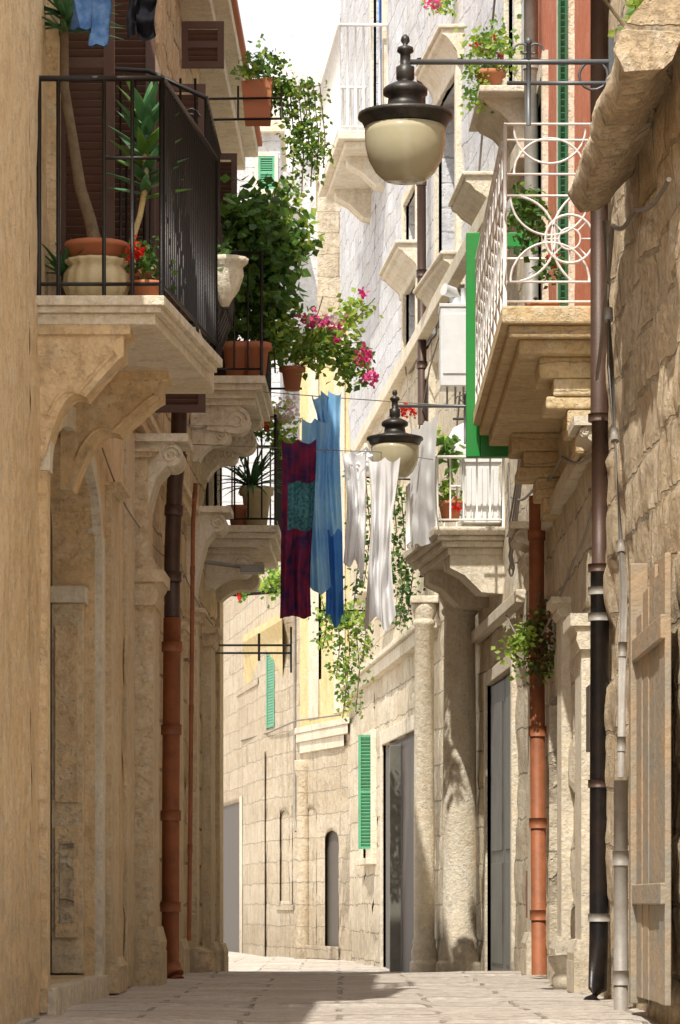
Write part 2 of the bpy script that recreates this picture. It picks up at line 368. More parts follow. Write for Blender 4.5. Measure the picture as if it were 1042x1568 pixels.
# ================= LEFT HOUSE =================
LH=empty('ochre_plaster_house'); DL=lambda px,o=0:5000*(1.651-o)/(610-px)
d0,d1=DL(66),DL(143)
b=B()
wall(b,L,6,14.6,-1.4,4.6,'plaster',step=.12,amp=.014)
wall(b,L,14.6,19.6,-.8,5.6,'plaster',holes=[(d0,d1,-.38,2.0,.36,.22,'door_and_shade'),(15.5,17.4,2.82,5.2,0,.25,'win')],step=.06,amp=.016,rub=.004)  # dark back of the arch recess is deep shade put in as colour
b.done('wall',LH,weld=True)
b=B()
b.box(L,6,14.5,-1.4,4.55,-3,-.3,'plaster'); b.box(L,14.5,19.55,-1,5.55,-3,-.3,'plaster')
b.box(L,6,14.6,4.6,4.66,-.3,.05,'plaster'); b.box(L,14.6,19.6,5.6,5.7,-.3,.08,'trim')
b.done('body',LH)
b=B() # arched door surround, panelled inner jamb
fr=.13
b.box(L,d0-fr,d0-.001,-.5,2.0,-.03,.035,'plaster'); b.box(L,d1+.001,d1+fr*1.4,-.5,2.0,-.03,.05,'trim')
c=(d0+d1)/2; w=(d1-d0)/2
for i in range(22):
    a0,a1=math.pi*i/22,math.pi*(i+1)/22
    P=lambda a,s,o:L(c+(w+s)*math.cos(a),o,2.001+(.36+s*.9)*math.sin(a))
    b.box8([P(a0,.001,-.03),P(a1,.001,-.03),P(a1,.001,.045),P(a0,.001,.045),P(a0,fr,-.03),P(a1,fr,-.03),P(a1,fr,.045),P(a0,fr,.045)],'trim')
# jamb blocks: the inner side of the doorway that faces down the street
b.box(L,d1-.10,d1-.003,-.37,1.62,-.215,-.045,'pilaster'); b.box(L,d1-.16,d1-.003,1.621,1.71,-.215,-.025,'trim')
b.box(L,d1-.125,d1-.1005,.55,1.50,-.195,-.07,'plaster'); b.box(L,d1-.125,d1-.1005,-.18,.42,-.195,-.07,'plaster'); b.box(L,d1-.132,d1-.1255,-.10,.34,-.17,-.09,'rough')
b.box(L,d0-.1,d1+.2,-.52,-.385,-.2,.07,'trim')
b.done('arched_doorway',LH,bevel=.006)
b=B() # brown shutters by balcony door
frame(b,L,15.5,17.4,2.83,5.2,.12,.05,'plaster',False)
louver(b,L,15.52,16.4,2.86,5.18,-.10,'brown'); 
for D,o1 in ((15.55,.30),(17.35,.36)):
    fn=lambda u,o,z,D=D:L(D+o,u,z)
    louver(b,fn,.02,o1,2.86,5.15,-.02,'brown')
b.done('shutters',LH)
# ashlar part
LA=empty('ashlar_stone_house'); b=B()
wall(b,L,19.6,30.5,-1.0,7.0,'blocksL',holes=[(20.2,21.9,3.3,5.5,0,.2,'win'),(26.2,27.4,4.3,6.4,0,.2,'win'),(28.4,29.6,3.3,5.2,0,.2,'win')],step=.07,amp=.014,blk=(.75,.32,.010))
b.done('wall',LA,weld=True)
b=B(); b.box(L,19.6,30.45,-1,6.95,-3,-.28,'blocksL'); b.box(L,19.6,30.6,7.0,7.1,-.4,.34,'trim'); b.box(L,19.6,30.6,6.88,6.999,-.4,.22,'trim')
b.box(L,19.6,30.6,7.1,7.16,-3.1,.38,'terra')
b.quad([L(30.5,0,-1),L(30.5,-3,-1),L(30.5,-3,7),L(30.5,0,7)],'blocksL')
b.done('body',LA,bevel=.01)
b=B()
pilaster(b,L,18.4,18.9,-.5,Z(760,19),.035,'pilaster',.05,.2)
pilaster(b,L,20.3,20.8,-.52,Z(875,20.4),.13,'pilaster',.22,.38)
pilaster(b,L,20.35,20.75,Z(875,20.4)+.002,Z(690,20.4),.09,'pilaster',.05,.08)
console(b,L,20.4,20.8,Z(668,20.5),.31,.80,'trim')
b.box(L,19.62,20.2,-.5,2.9,-.03,.02,'pilaster')
pilaster(b,L,23.6,24.2,-.55,Z(960,24),.06,'pilaster',.16,.3)
console(b,L,25.8,26.2,Z(780,26),.30,.8,'trim')
pilaster(b,L,25.85,26.15,-.6,Z(780,26)-.801,.06,'pilaster',.1,.2)
pilaster(b,L,27.6,28.2,-.62,Z(960,27.6),.07,'pilaster',.16,.3)
pilaster(b,L,29.7,30.3,-.66,3.1,.03,'pilaster',.16,.3)
b.box(L,19.6,25.7,Z(640,20),Z(640,20)+.08,-.03,.06,'pilaster'); b.box(L,19.6,25.7,Z(640,20)+.081,Z(640,20)+.13,-.03,.09,'pilaster')
for u0,u1,z0,z1 in ((20.2,21.9,3.3,5.5),(26.2,27.4,4.3,6.4),(28.4,29.6,3.3,5.2)):
    frame(b,L,u0,u1,z0,z1,.12,.05,'trim',False); louver(b,L,u0+.01,u0+.8,z0,z1,-.1,'brown'); 
fn=lambda u,o,z:L(21.9+o,u,z); louver(b,fn,.02,.36,3.3,5.5,-.02,'brown')
fn=lambda u,o,z:L(24.6+o,u,z); louver(b,fn,.02,.34,Z(125,25),Z(55,25),-.02,'brown')
fn=lambda u,o,z:L(27.4+o,u,z); louver(b,fn,.02,.30,4.3,6.3,-.02,'brown')
b.done('pilasters_and_trim',LA,bevel=.012)
# balcony 1
BL=empty('iron_balcony')
def LB(u,o,z): return (XL(u)+o*(1+.17*(u-15)),u,z)
b=B(); zt=2.79
for ins,h in ((0,.045),(.02,.03),(.05,.05)):
    b.box(LB,14.95+ins,16.7-ins,zt-h,zt-.0005,-.03,.585-ins,'trim'); zt-=h
scroll_bracket(b,L,15.02,15.25,zt+.01,.385,.62,'plaster'); scroll_bracket(b,L,16.3,16.52,zt+.01,.47,.60,'plaster')
b.done('slab',BL,bevel=.008)
b=B(); zb,zT=2.79,3.795
o=lambda D,oo:(LB(D,oo,0)[0],D)
c0,c1,c2,c3=o(15,0),o(15,.565),o(16.62,.565),o(16.62,0)
rail(b,[c1,c2],zb,zT,'iron',.055,.0085,.016); rail(b,[c0,c1],zb,zT,'iron',0); rail(b,[c2,c3],zb,zT,'iron',.09)
for oo in (.09,.30,.43): x,y=o(15,oo); b.tube([(x,y,zb-.02),(x,y,zT)],.010,'iron')
x,y=o(15,.30); x2,_=o(15,.565); b.tube([(x,y,zb+.64),(x2,y,zb+.64)],.009,'iron')
b.done('railing',BL)
BX=empty('bellied_iron_balcony'); b=B()
b.box(L,16.95,18.3,2.86,3.0,-.03,.62,'trim'); b.done('slab',BX,bevel=.01)
b=B()
bel=lambda D,s:[L(D,.60,3.0),L(D,.65,3.08),L(D,.72,3.25),L(D,.73,3.4),L(D,.68,3.6),L(D,.65,3.85),L(D,.65,4.2)]
for i in range(12): b.tube(bel(17+i*.115,0),.008,'iron',5)
b.tube([L(17,.65,4.2),L(18.27,.65,4.2)],.013,'iron'); b.tube([L(17,.72,3.25),L(18.27,.72,3.25)],.008,'iron')
b.tube([L(17,.0,4.36),L(17,.35,4.34),L(17,.65,4.2)],.013,'iron'); b.tube([L(17,.0,3.03),L(17,.60,3.03)],.010,'iron')
for i in range(8): oo=.05+i*.078; b.tube([L(17,oo,3.03),L(17,oo,4.30)],.007,'iron',5)
for cx in (.45,.57): b.tube([L(17,cx+.05*(1-i/16)*math.cos(i*.7),4.1+.05*(1-i/16)*math.sin(i*.7)) for i in range(15)],.006,'iron',5)
b.done('railing',BX)
def OB(name,fn,bevel=0):
    b=B(); fn(b); return b.done(name,None,bevel)
def f(b):
    x,y=X(148,15.25),15.25; z=2.79
    b.lathe(x,y,[(.06,z),(.13,z+.03),(.155,z+.09),(.15,z+.15),(.125,z+.185),(.145,z+.20),(.145,z+.215),(.12,z+.215),(.1,z+.19),(.002,z+.19)],'creamglaze',60,.03,15)
    b.lathe(x,y,[(.10,z+.19),(.14,z+.27),(.150,z+.27),(.150,z+.295),(.13,z+.295),(.002,z+.285)],'terra',24)
    zz=z+.28; pa=[(x-.0,y,zz),(x-.03,y,zz+.13),(x-.075,y,zz+.28),(x-.11,y,zz+.5),(x-.15,y,zz+.75),(x-.15,y,zz+1.1)]
    b.tube(pa,.032,'bark',9,r2=.02)
    for i in range(40):
        d=rnd_dir(); d.z=abs(d.z)*.6+.1; blade(b,(pa[-1][0],y,zz+1.0+random.random()*.1),d,.3,.02,'leafb')
    for i in range(34):
        d=rnd_dir(); d.z=abs(d.z)*.8+.25; blade(b,(x-.15+random.uniform(-.02,.02),y+.02,zz-.12),d,random.uniform(.14,.27),.018,random.choice(['leafb','leafd']),.7)
OB('potted_yucca',f)
def f(b):
    x,y,z=X(205,15.4),15.4,2.79
    pot(b,x,y,z,.11,.18,'terra')
    pa=[(x,y,z+.15),(x-.01,y,z+.33),(x+.03,y,z+.46),(x+.06,y,z+.62),(x+.05,y,z+.82)]
    b.tube(pa,.014,'faryellow',8)
    for i in range(34):
        t=i/33; a=i*2.4; d=Vector((math.cos(a)*.8,math.sin(a)*.7-.2,.25+.9*t)); blade(b,(x+.055,y,z+.55+.42*t),d,.24-.05*t,.040,'leafb' if i%3 else 'leafm',.35)
OB('potted_aloe',f)
def f(b):
    x,y,z=X(225,15.25),15.25,2.79
    pot(b,x,y,z,.08,.11,'terra'); blob(b,225,400,22,28,15.25,.08,220,.035,['leafd','leafm','leafm']); flowers(b,208,385,14,18,15.15,.05,11,.025,'redf')
OB('potted_geranium',f)
def f(b): # hanging urn
    x,y=X(345,16.9),16.9; z=Z(460,16.9)
    b.lathe(x,y,[(.02,z-.03),(.035,z),(.07,z+.05),(.095,z+.13),(.09,z+.17),(.115,z+.19),(.12,z+.215),(.10,z+.215),(.002,z+.20)],'trim',48,.03,12)
    blob(b,328,395,14,40,16.9,.08,140,.045,['leafd','leafm']); flowers(b,325,395,8,25,16.85,.04,7,.022,'redf')
OB('hanging_flower_urn',f)
def cloth(b,x0,x1,D,zt,zb,k,folds=5,amp=.035,taper=.85,dD=0,seed=0,k2=None,band=None,edge=.03):
    nx,nzz=40,44; st=len(b.v)
    for j in range(nzz+1):
        v=j/nzz
        for i in range(nx+1):
            u=i/nx; cu=(u-.5)*(1-(1-taper)*math.sin(v*math.pi*.9))
            sag=.04*abs(math.sin(u*math.pi*2))*(1-v)
            a=amp*(.3+.7*v**.6)
            nn=noise.noise(Vector((u*3+seed,v*1.5,seed)))
            x=(x0+x1)/2+cu*(x1-x0)+.018*math.sin(v*4+seed)+.03*nn
            y=D+dD*u+a*math.sin(u*folds*6.28+seed+v*1.3+2.5*nn)+.4*a*math.sin(u*folds*13.1+seed*2-v*2)+.04*noise.noise(Vector((u*4,v*6,seed)))
            z=zt-sag-(zt-zb)*v-edge*v*(noise.noise(Vector((u*3,seed,1)))+.5*math.sin(u*9+seed))
            b.v.append((x,y,z))
    w=nx+1
    for j in range(nzz):
        for i in range(nx):
            kk=k
            if k2 and band(i/nx,j/nzz): kk=k2
            b.face([st+j*w+i,st+j*w+i+1,st+(j+1)*w+i+1,st+(j+1)*w+i],kk,True)
def f(b):
    D=14.9
    for px0,px1,pb in ((108,140,45),(136,166,70)):
        x,w=X((px0+px1)/2,D),(X(px1,D)-X(px0,D))/2
        st=[(x+.02*math.sin(t*2),D+.01*math.sin(t*5),Z(pb,D)+(4.35-Z(pb,D))*t) for t in [i/10 for i in range(11)]]
        n=14; s0=len(b.v)
        for i,p in enumerate(st):
            for j in range(n):
                a=6.28*j/n; b.v.append((p[0]+w*(1+.06*math.sin(i*2+j))*math.cos(a),p[1]+w*.35*math.sin(a),p[2]+.006*math.sin(j*2)))
        for i in range(10):
            for j in range(n): b.face([s0+i*n+j,s0+i*n+(j+1)%n,s0+(i+1)*n+(j+1)%n,s0+(i+1)*n+j],'denim',True)
    b.tube([L(14.9,.0,4.36),L(14.9,.62,4.34)],.004,'cable',5)
OB('hanging_jeans',f)
OB('hanging_black_shirt',lambda b:cloth(b,X(198,14.9),X(246,14.9),14.92,4.33,Z(55,14.9),'blackcloth',2,.02,.9,seed=2))
# balcony 2
B2=empty('flower_balcony'); b=B()
zt=Z(578,26.4); ZB2=zt; q=lambda D,oo:(XL(D)+oo,D)
for ins,h in ((0,.06),(.03,.05),(.08,.06)):
    b.box(L,26.3+ins,28.1-ins,zt-h,zt-.0005,-.03,.58-ins,'trim'); zt-=h
for u in (26.45,27.6): console(b,L,u,u+.25,zt,.46,.24,'trim'); console(b,L,u+.02,u+.23,zt-.16,.30,.34,'trim')
b.done('slab',B2,bevel=.01)
b=B(); rail(b,[q(26.35,0),q(26.35,.55),q(28.05,.55),q(28.05,0)],ZB2,ZB2+1.0,'iron',.10); b.done('railing',B2)
def f(b):
    DD=26.8
    for px in (362,392): pot(b,X(px,26.55),26.55,ZB2,.11,.30,'terra')
    blob(b,395,420,48,95,DD,.4,1500,.10,['leafd','leafm','leafm']); blob(b,372,335,42,45,DD,.35,520,.10,['leafd','leafm','leafm'])
    blob(b,352,480,22,60,DD,.25,380,.085,['leafd','leafm']); blob(b,435,370,36,50,DD+.2,.35,400,.10,['leafy','leafm','leafd'])
    blob(b,420,500,30,40,DD,.25,260,.085,['leafm','leafy'])
    for k in range(12):
        px=random.uniform(400,478); py=random.uniform(280,420); x=X(px,DD+.1)
        vine(b,[(X(400,DD),DD,Z(400,DD)),(X((px+400)/2,DD),DD,Z(py,DD)+.1),(x,DD+.1,Z(py,DD+.1))],.004,28,.085,['leafm','leafy','leafd'],.05)
    for k in range(7):
        x=X(350+k*12,DD); b.tube([(x,DD,ZB2+.1),(x+random.uniform(-.05,.05),DD,ZB2+.8),(x+random.uniform(-.1,.15),DD+.1,ZB2+1.4)],.008,'bark',5)
OB('climbing_vine',f)
def f(b):
    D=27.0; x=X(448,D); pot(b,x,D,Z(598,D),.09,.19,'terra'); b.tube([L(27.0,.5,Z(595,D)),(x+.08,D,Z(595,D))],.01,'iron')
    for k in range(14):
        px=random.uniform(470,575); py=random.uniform(450,585)
        b.tube([(x,D,Z(570,D)),(x+(X(px,D)-x)*.5,D+random.uniform(-.15,.1),Z(540,D)+.06),(X(px,D),D+random.uniform(-.2,.15),Z(py,D))],.004,'bark',5)
    blob(b,490,525,60,34,D,.28,700,.075,['leafm','leafy','leafy','leafy']); blob(b,540,560,30,25,D,.18,240,.07,['leafy','leafm']); blob(b,540,475,25,22,D,.18,130,.07,['leafy'])
    for px,py,rx,ry,n in ((490,492,38,14,14),(555,545,18,12,10),(568,578,10,8,8),(557,450,8,8,3),(465,490,10,8,4),(525,520,18,8,5)): flowers(b,px,py,rx,ry,D-.18,.12,n,.04,'pink')
    flowers(b,505,490,18,8,D-.25,.06,6,.037,'white_f')
OB('potted_bougainvillea',f)
def f(b):
    D=22.0; x0,x1=X(370,D),X(418,D); zz=Z(180,D)
    b.box8([(x0+.02,D,zz),(x1-.02,D,zz),(x1-.02,D+.25,zz),(x0+.02,D+.25,zz),(x0,D-.03,zz+.24),(x1,D-.03,zz+.27),(x1,D+.28,zz+.27),(x0,D+.28,zz+.24)],'terra')
    for p in (x0-.02,x1+.06):
        b.tube([(p,D-.05,zz-.02),(p,D-.05,zz+.2)],.008,'iron',5)
    for z in (zz-.02,zz+.12): b.tube([L(22,.02,z),(x1+.06,D-.05,z)],.009,'iron',5)
    blob(b,405,105,32,22,D+.1,.15,240,.05,['leafm','leafd','leafy']); blob(b,390,110,22,15,D,.12,90,.05,['leafy','leafm'])
    for px,l in ((425,140),(440,160),(455,190),(470,235),(485,240),(462,280),(448,250),(476,270),(495,240)):
        vine(b,[(X(415,D),D+.1,Z(130,D)),(X(px-5,D),D+.1,Z(130,D)+.02),(X(px+3,D),D+.15,Z(130+(l-130)*.5+20,D)),(X(px,D),D+.12,Z(l+10,D))],.005,95,.046,['leafm','leafm','leafy'],.04)
    blob(b,463,215,20,50,D+.1,.1,220,.046,['leafm','leafy'])
OB('trailing_flower_box',f,.01)
# balcony 3
B3=empty('small_plant_balcony'); b=B(); zt=Z(806,28.3); ZB3=zt
for ins,h in ((0,.06),(.03,.05),(.08,.07)):
    b.box(L,28.2+ins,30.2-ins,zt-h,zt-.0005,-.03,.62-ins,'trim'); zt-=h
for u in (28.4,29.6): console(b,L,u,u+.25,zt,.4,.35,'trim')
b.done('slab',B3,bevel=.01)
b=B(); rail(b,[q(28.25,0),q(28.25,.59),q(30.15,.59),q(30.15,0)],ZB3,ZB3+.95,'iron',.10); b.done('railing',B3)
def f(b):
    D=28.5
    pot(b,X(393,D),D,ZB3,.13,.36,'creamglaze'); pot(b,X(365,D),D,ZB3,.09,.2,'terra')
    for i in range(50):
        d=rnd_dir(); d.z=abs(d.z)+.2; blade(b,(X(385,D),D,Z(745,D)),d,random.uniform(.3,.6),.026,random.choice(['leafd','leafb']),1.0)
    blob(b,365,665,22,40,D+.2,.2,300,.07,['leafd','leafm']); blob(b,425,660,28,40,D+.2,.2,350,.065,['leafy','leafm'])
    flowers(b,440,625,22,22,D,.12,20,.04,'white_f'); flowers(b,405,640,20,12,D,.1,12,.04,'redf')
OB('balcony_plants',f)
def pipe(name,pts,r,k,cl=1.0,k2=None):
    b=B(); b.tube(pts,r,k,14)
    for a,c in zip(pts,pts[1:]):
        a,c=Vector(a),Vector(c); n=int((c-a).length/cl)
        for i in range(n+1):
            p=a.lerp(c,(i+.35)/(n+1)); d=(c-a).normalized()*.035; b.tube([tuple(p-d),tuple(p+d)],r*1.18,k2 or k,14)
    return b.done(name)
D=22.3
pipe('dark_drainpipe',[(X(276,D),D,Z(560,D)),(X(274,D),D,Z(680,D)),(X(268,D),D,Z(745,D)),(X(264,D),D,Z(850,D)),(X(264,D),D,Z(945,D))],.055,'pipe_dark')
pipe('rust_drainpipe',[(X(264,D),D,Z(946,D)),(X(262,D),D,Z(1200,D)),(X(261,D),D,-.42),(X(264,D)+.03,D-.05,-.52)],.06,'pipe_rust',.9)
pipe('thin_rust_pipe',[(X(300,24),24,Z(740,24)),(X(296,24),24,Z(800,24)),(X(290,23.8),23.8,Z(1440,23.8))],.016,'pipe_rust',1.2)
b=B(); b.lathe(X(305,24.6),24.6,[(.15,-.62),(.14,-.5),(.11,-.36),(.03,-.32)],'rough',14); b.done('stone_bollard')
# ================= RIGHT HOUSES =================
R1=empty('rough_stone_house'); b=B()
wall(b,R,11.8,17.7,-1.2,5.2,'rough',step=.05,amp=.03,rub=.006,blk=(.6,.3,.009)); b.done('wall',R1,weld=True)
b=B(); b.box(R,11.9,17.65,-1.2,5.15,-3,-.2,'rough'); b.quad([R(11.8,0,-1.2),R(11.8,-3,-1.2),R(11.8,-3,5.2),R(11.8,0,5.2)],'rough'); b.done('body',R1)
b=B(); D=15.0; pr=[]
for px,py in ((906,225),(901,210),(912,190),(922,170),(940,140),(958,115),(975,98),(985,78),(1010,60),(1040,45),(1075,30),(1075,150),(1040,165),(1010,178),(985,200),(965,222),(950,240),(915,244)):
    pr.append((1.42-X(px,D),Z(py,D)))
us=[13.4+.05*i for i in range(56)]
jt=lambda u:[(o+.04*noise.fractal(Vector((u*2.5,o*7,z*7)),1,2,4)+.012*noise.noise(Vector((u*9,o*15,z*15))),z+.04*noise.fractal(Vector((u*2.5,z*6,5)),1,2,4)) for o,z in pr]
for ua,ub in zip(us,us[1:]):
    A,C=jt(ua),jt(ub)
    for i in range(len(pr)):
        j=(i+1)%len(pr); b.quad([R(ua,*A[i]),R(ua,*A[j]),R(ub,*C[j]),R(ub,*C[i])],'rough',True)
b.quad([R(us[0],*p) for p in jt(us[0])],'rough'); b.quad([R(us[-1],*p) for p in jt(us[-1])][::-1],'rough')
b.done('eroded_cornice',R1,weld=True)
b=B(); blob(b,1012,28,42,38,14.6,.15,280,.055,['leafy','leafy','leafm']); blob(b,985,12,22,20,14.6,.1,100,.05,['leafy']); b.tube([R(14.7,.1,3.9),R(14.7,.25,4.1)],.008,'bark'); b.done('roof_shrub')
b=B()
for i in range(5):
    u=13.5+.27*i; b.box(R,u,u+.25,-.42,Z(900+i*6,15)+random.uniform(-.08,.08),.05,.065+.015*random.random(),'wood')
b.box(R,13.5,14.9,1.1,1.2,.07,.095,'wood'); b.box(R,13.5,14.9,.0,.09,.07,.095,'wood'); b.box(R,14.83,14.93,-.45,1.55,.02,.10,'wood')
b.done('weathered_board_door',bevel=.005)
pipe('grey_standpipe',[(X(951,15.6),15.6,-.55),(X(951,15.6),15.6,Z(1195,15.6)),],.034,'pipe_grey',.8)
pipe('grey_conduit',[(X(951,15.7),15.7,Z(1190,15.7)),(X(955,15.7),15.7,Z(900,15.7)),(X(935,16.4),16.4,Z(560,16.4)),(X(928,16.7),16.7,Z(340,16.7))],.018,'pipe_grey',.9)
R2=empty('salmon_house'); b=B()
wall(b,R,17.7,24.5,-.8,3.22,'blocksR',holes=[(19.3,19.75,Z(1140,19.5),Z(1050,19.5),0,.04,'door_and_shade'),(21.2,22.0,-.6,1.4,0,.05,'doorgrey')],step=.06,amp=.02,blk=(.8,.34,.010))
wall(b,R,17.7,24.5,3.22,7.1,'red',holes=[(19.9,20.7,3.4,5.7,0,.2,'win'),(22.4,23.4,3.4,5.7,0,.2,'win')],step=.12,amp=.005)
b.done('wall',R2,weld=True)
b=B(); b.box(R,17.75,24.45,-.8,7.05,-3,-.25,'red'); b.box(R,17.7,24.5,7.1,7.25,-3,.12,'trim'); b.quad([R(17.7,0,5.2),R(17.7,-3,5.2),R(17.7,-3,7.1),R(17.7,0,7.1)],'red'); b.done('body',R2)
b=B()
for u0,u1 in ((19.9,20.7),(22.4,23.4)):
    frame(b,R,u0,u1,3.4,5.7,.13,.04,'trim',False); louver(b,R,u0+.01,u1-.01,3.4,5.69,-.06,'dgreen')
fn=lambda u,o,z:R(19.75+o,u,z); louver(b,fn,.045,.10,3.42,5.6,0,'dgreen',.03,.015)
pilaster(b,R,18.4,18.9,-.5,Z(940,18.4),.06,'trim',.2,.3)
pilaster(b,R,20.2,20.6,-.5,1.9,.05,'trim',.12,.3); pilaster(b,R,22.9,23.5,-.5,Z(850,23),.07,'trim',.2,.3)
console(b,R,17.75,18.15,Z(640,17.8),.12,.33,'trim'); console(b,R,22.9,23.4,Z(860,23)+.27,.2,.4,'trim')
b.box(R,17.7,24.5,2.55,2.66,-.03,.05,'trim')
b.box(R,18.0,18.25,Z(1150,18.1),Z(1050,18.1),0,.045,'door_and_shade'); b.box(R,24.0,24.25,-.1,.25,0,.04,'pipe_rust')
b.done('openings_and_trim',R2,bevel=.008)
# right balcony
BR=empty('white_lattice_balcony'); b=B(); zt=3.33
for ins,h in ((0,.10),(.04,.07),(.10,.08)):
    b.box(R,18.15+ins,22.05-ins,zt-h,zt-.0005,-.03,.52-ins,'trimY'); zt-=h
LST=((.30,.12),(.22,.10),(.26,.07),(.14,.13),(.09,.12))
for u in (18.35,21.3):
    for k,(oo,h) in enumerate(LST):
        zz=zt-sum(x[1] for x in LST[:k]); b.box(R,u+.01*k,u+.42-.01*k,zz-h,zz-.0008,-.03,oo,'trimY')
b.done('slab',BR,bevel=.012)
b=B(); zb,zT=3.33,Z(190,18.2)
q=lambda D,oo:(XR(D)-oo,D)
H=zT-zb
pn=lambda oo,z:R(18.2,oo,zb+z)
for z in (.03,.14,.62,.74,.93,H): b.tube([pn(0,z),pn(.5,z)],.007,'white_iron',6)
for oo in (0,.5): b.tube([pn(oo,-.02),pn(oo,H)],.012,'white_iron')
def ring(f2,c,z,r,tr,a0=0,a1=360,k='white_iron'):
    n=26; cl=a1-a0>=360
    pts=[f2(c+r*math.cos(math.radians(a0+(a1-a0)*i/(n if cl else n-1))),z+r*math.sin(math.radians(a0+(a1-a0)*i/(n if cl else n-1)))) for i in range(n)]
    b.tube(pts,tr,k,6,closed=cl)
ring(pn,.14,.38,.135,.008); ring(pn,.14,.38,.06,.006); ring(pn,.46,.38,.24,.008,100,260); ring(pn,-.06,.38,.30,.008,-50,50)
for a in range(0,360,45): b.tube([pn(.14+.06*math.cos(math.radians(a)),.38+.06*math.sin(math.radians(a))),pn(.14+.135*math.cos(math.radians(a)),.38+.135*math.sin(math.radians(a)))],.005,'white_iron',5)
ring(pn,.25,.62,.22,.007,180,360); ring(pn,.25,.14,.22,.007,0,180)
ring(pn,.25,.74,.2,.007,0,180); ring(pn,.25,1.0,.2,.007,180,360)
sd=lambda u,z:R(u,.5,zb+z)
for z in (.03,.14,.62,.74,.93,H): b.tube([sd(18.2,z),sd(22,z)],.009,'white_iron',6)
u=18.2
while u<22.01:
    b.tube([sd(u,-.02),sd(u,H)],.009,'white_iron',6); u+=.38
u=18.39
while u<22:
    ring(sd,u,.38,.17,.009); ring(sd,u,.38,.08,.007); ring(sd,u,.835,.09,.007)
    for a in range(45,360,90): b.tube([sd(u+.08*math.cos(math.radians(a)),.38+.08*math.sin(math.radians(a))),sd(u+.2*math.cos(math.radians(a)),.38+.24*math.sin(math.radians(a)))],.006,'white_iron',5)
    ring(sd,u-.19,.2,.07,.006); ring(sd,u-.19,.55,.06,.006)
    u+=.38
ptl=[R(22,oo,H+zb) for oo in (0,.5)]; b.tube(ptl,.01,'white_iron')
b.done('lattice_railing',BR)
b=B(); b.box(R,22.1,22.18,3.03,4.55,.47,.565,'green'); b.box(R,22.1,22.18,3.03,3.20,.10,.469,'green'); b.box(R,22.1,22.18,4.45,4.55,.1,.469,'green'); b.box(R,22.13,22.16,3.2,4.45,.3,.469,'green'); b.done('green_metal_frame',bevel=.006)
def f(b):
    for D,oo in ((18.9,.25),(19.8,.3),(20.8,.3)): pot(b,XR(D)-oo,D,3.33,.08,.15,'terra')
    blob(b,812,335,20,50,18.9,.12,260,.055,['leafd','leafm']); blob(b,800,320,18,40,20,.15,160,.055,['leafd','leafm']); blob(b,840,420,16,25,18.8,.1,100,.045,['leafm','leafd']); flowers(b,850,400,12,14,18.8,.08,6,.025,'redf')
OB('balcony_pot_plants',f)
def f(b):
    D=17.38
    pts=[(X(918,D),D,5.2),(X(918,D),D,Z(640,D))]; b.tube(pts,.047,'pipe_dark',14)
    b.tube([(X(919,D),D,Z(640,D)),(X(919,D),D,Z(875,D))],.044,'pipe_dark',14)
    b.tube([(X(919,D),D,Z(875,D)),(X(917,D),D,Z(1440,D)),(X(915,D),D-.02,-.45),(X(905,D),D-.1,-.52)],.05,'pipe_black',14)
    for py in (250,640,870,905,945,1200,1405): b.tube([(X(918,D),D,Z(py-6,D)),(X(918,D),D,Z(py+6,D))],.06,'pipe_grey' if py in (905,945,1405) else 'pipe_dark',14)
OB('black_drainpipe',f)
pipe('upper_grey_downspout',[(X(813,23),23,7.2),(X(815,23),23,3.4)],.05,'pipe_grey')
pipe('rusty_drainpipe',[(X(822,22.3),22.3,Z(760,22.3)),(X(822,22.3),22.3,Z(930,22.3)),(X(826,22.3),22.3,-.48)],.052,'pipe_rust',.8)
def f(b):
    D=22.1; blob(b,826,975,15,65,D,.1,520,.045,['dryvine','dryvine','leafd']); blob(b,798,985,20,42,D-.05,.12,300,.045,['leafy','leafy','leafm']); blob(b,842,1010,8,30,D,.08,90,.04,['leafm','leafy'])
    b.tube([(X(826,D),D,Z(905,D)),(X(828,D),D,Z(1050,D))],.012,'bark')
OB('wall_ivy',f)
b=B(); b.lathe(X(868,19.6),19.6,[(.08,-.52),(.09,-.44),(.07,-.41),(.11,-.34),(.11,-.31),(.01,-.30)],'trim',20); b.done('stone_doorstep_block')
# R3
R3=empty('limestone_townhouse'); b=B()
holes=[(26.0,28.2,-.7,Z(1022,26),0,.05,'doorgrey'),(33.6,37.0,-.8,Z(1120,34),0,.05,'door_and_shade'),(38.3,39.6,.55,1.95,0,.2,'win')]
wall(b,R,24.5,44,-1.2,5.6,'blocksR',holes=holes,step=.1,amp=.02,blk=(.8,.34,.010))
h2=[(30.2,31.5,6.0,7.7,0,.2,'win'),(33.4,34.6,5.7,7.4,0,.2,'win'),(36.8,38.2,8.75,11.2,0,.2,'win'),(25.4,26.4,6.3,8.2,0,.2,'win')]
wall(b,R,24.5,44,5.6,12.8,'white',holes=h2,step=.12,amp=.012,blk=(.55,.24,.005))
b.done('wall',R3,weld=True)
b=B()
for a,c in ((24.5,27),(27,29.5),(29.5,31),(31,33),(33,37),(37,41),(41,44)): b.box(R,a+.001,c-.001,-1.2,12.7,-3.5,-.26,'white')
b.quad([R(24.5,0,7),R(24.5,-3.5,7),R(24.5,-3.5,12.8),R(24.5,0,12.8)],'white'); b.quad([R(44,0,-1),R(44,-3.5,-1),R(44,-3.5,12.8),R(44,0,12.8)],'white')
b.done('body',R3)
b=B()
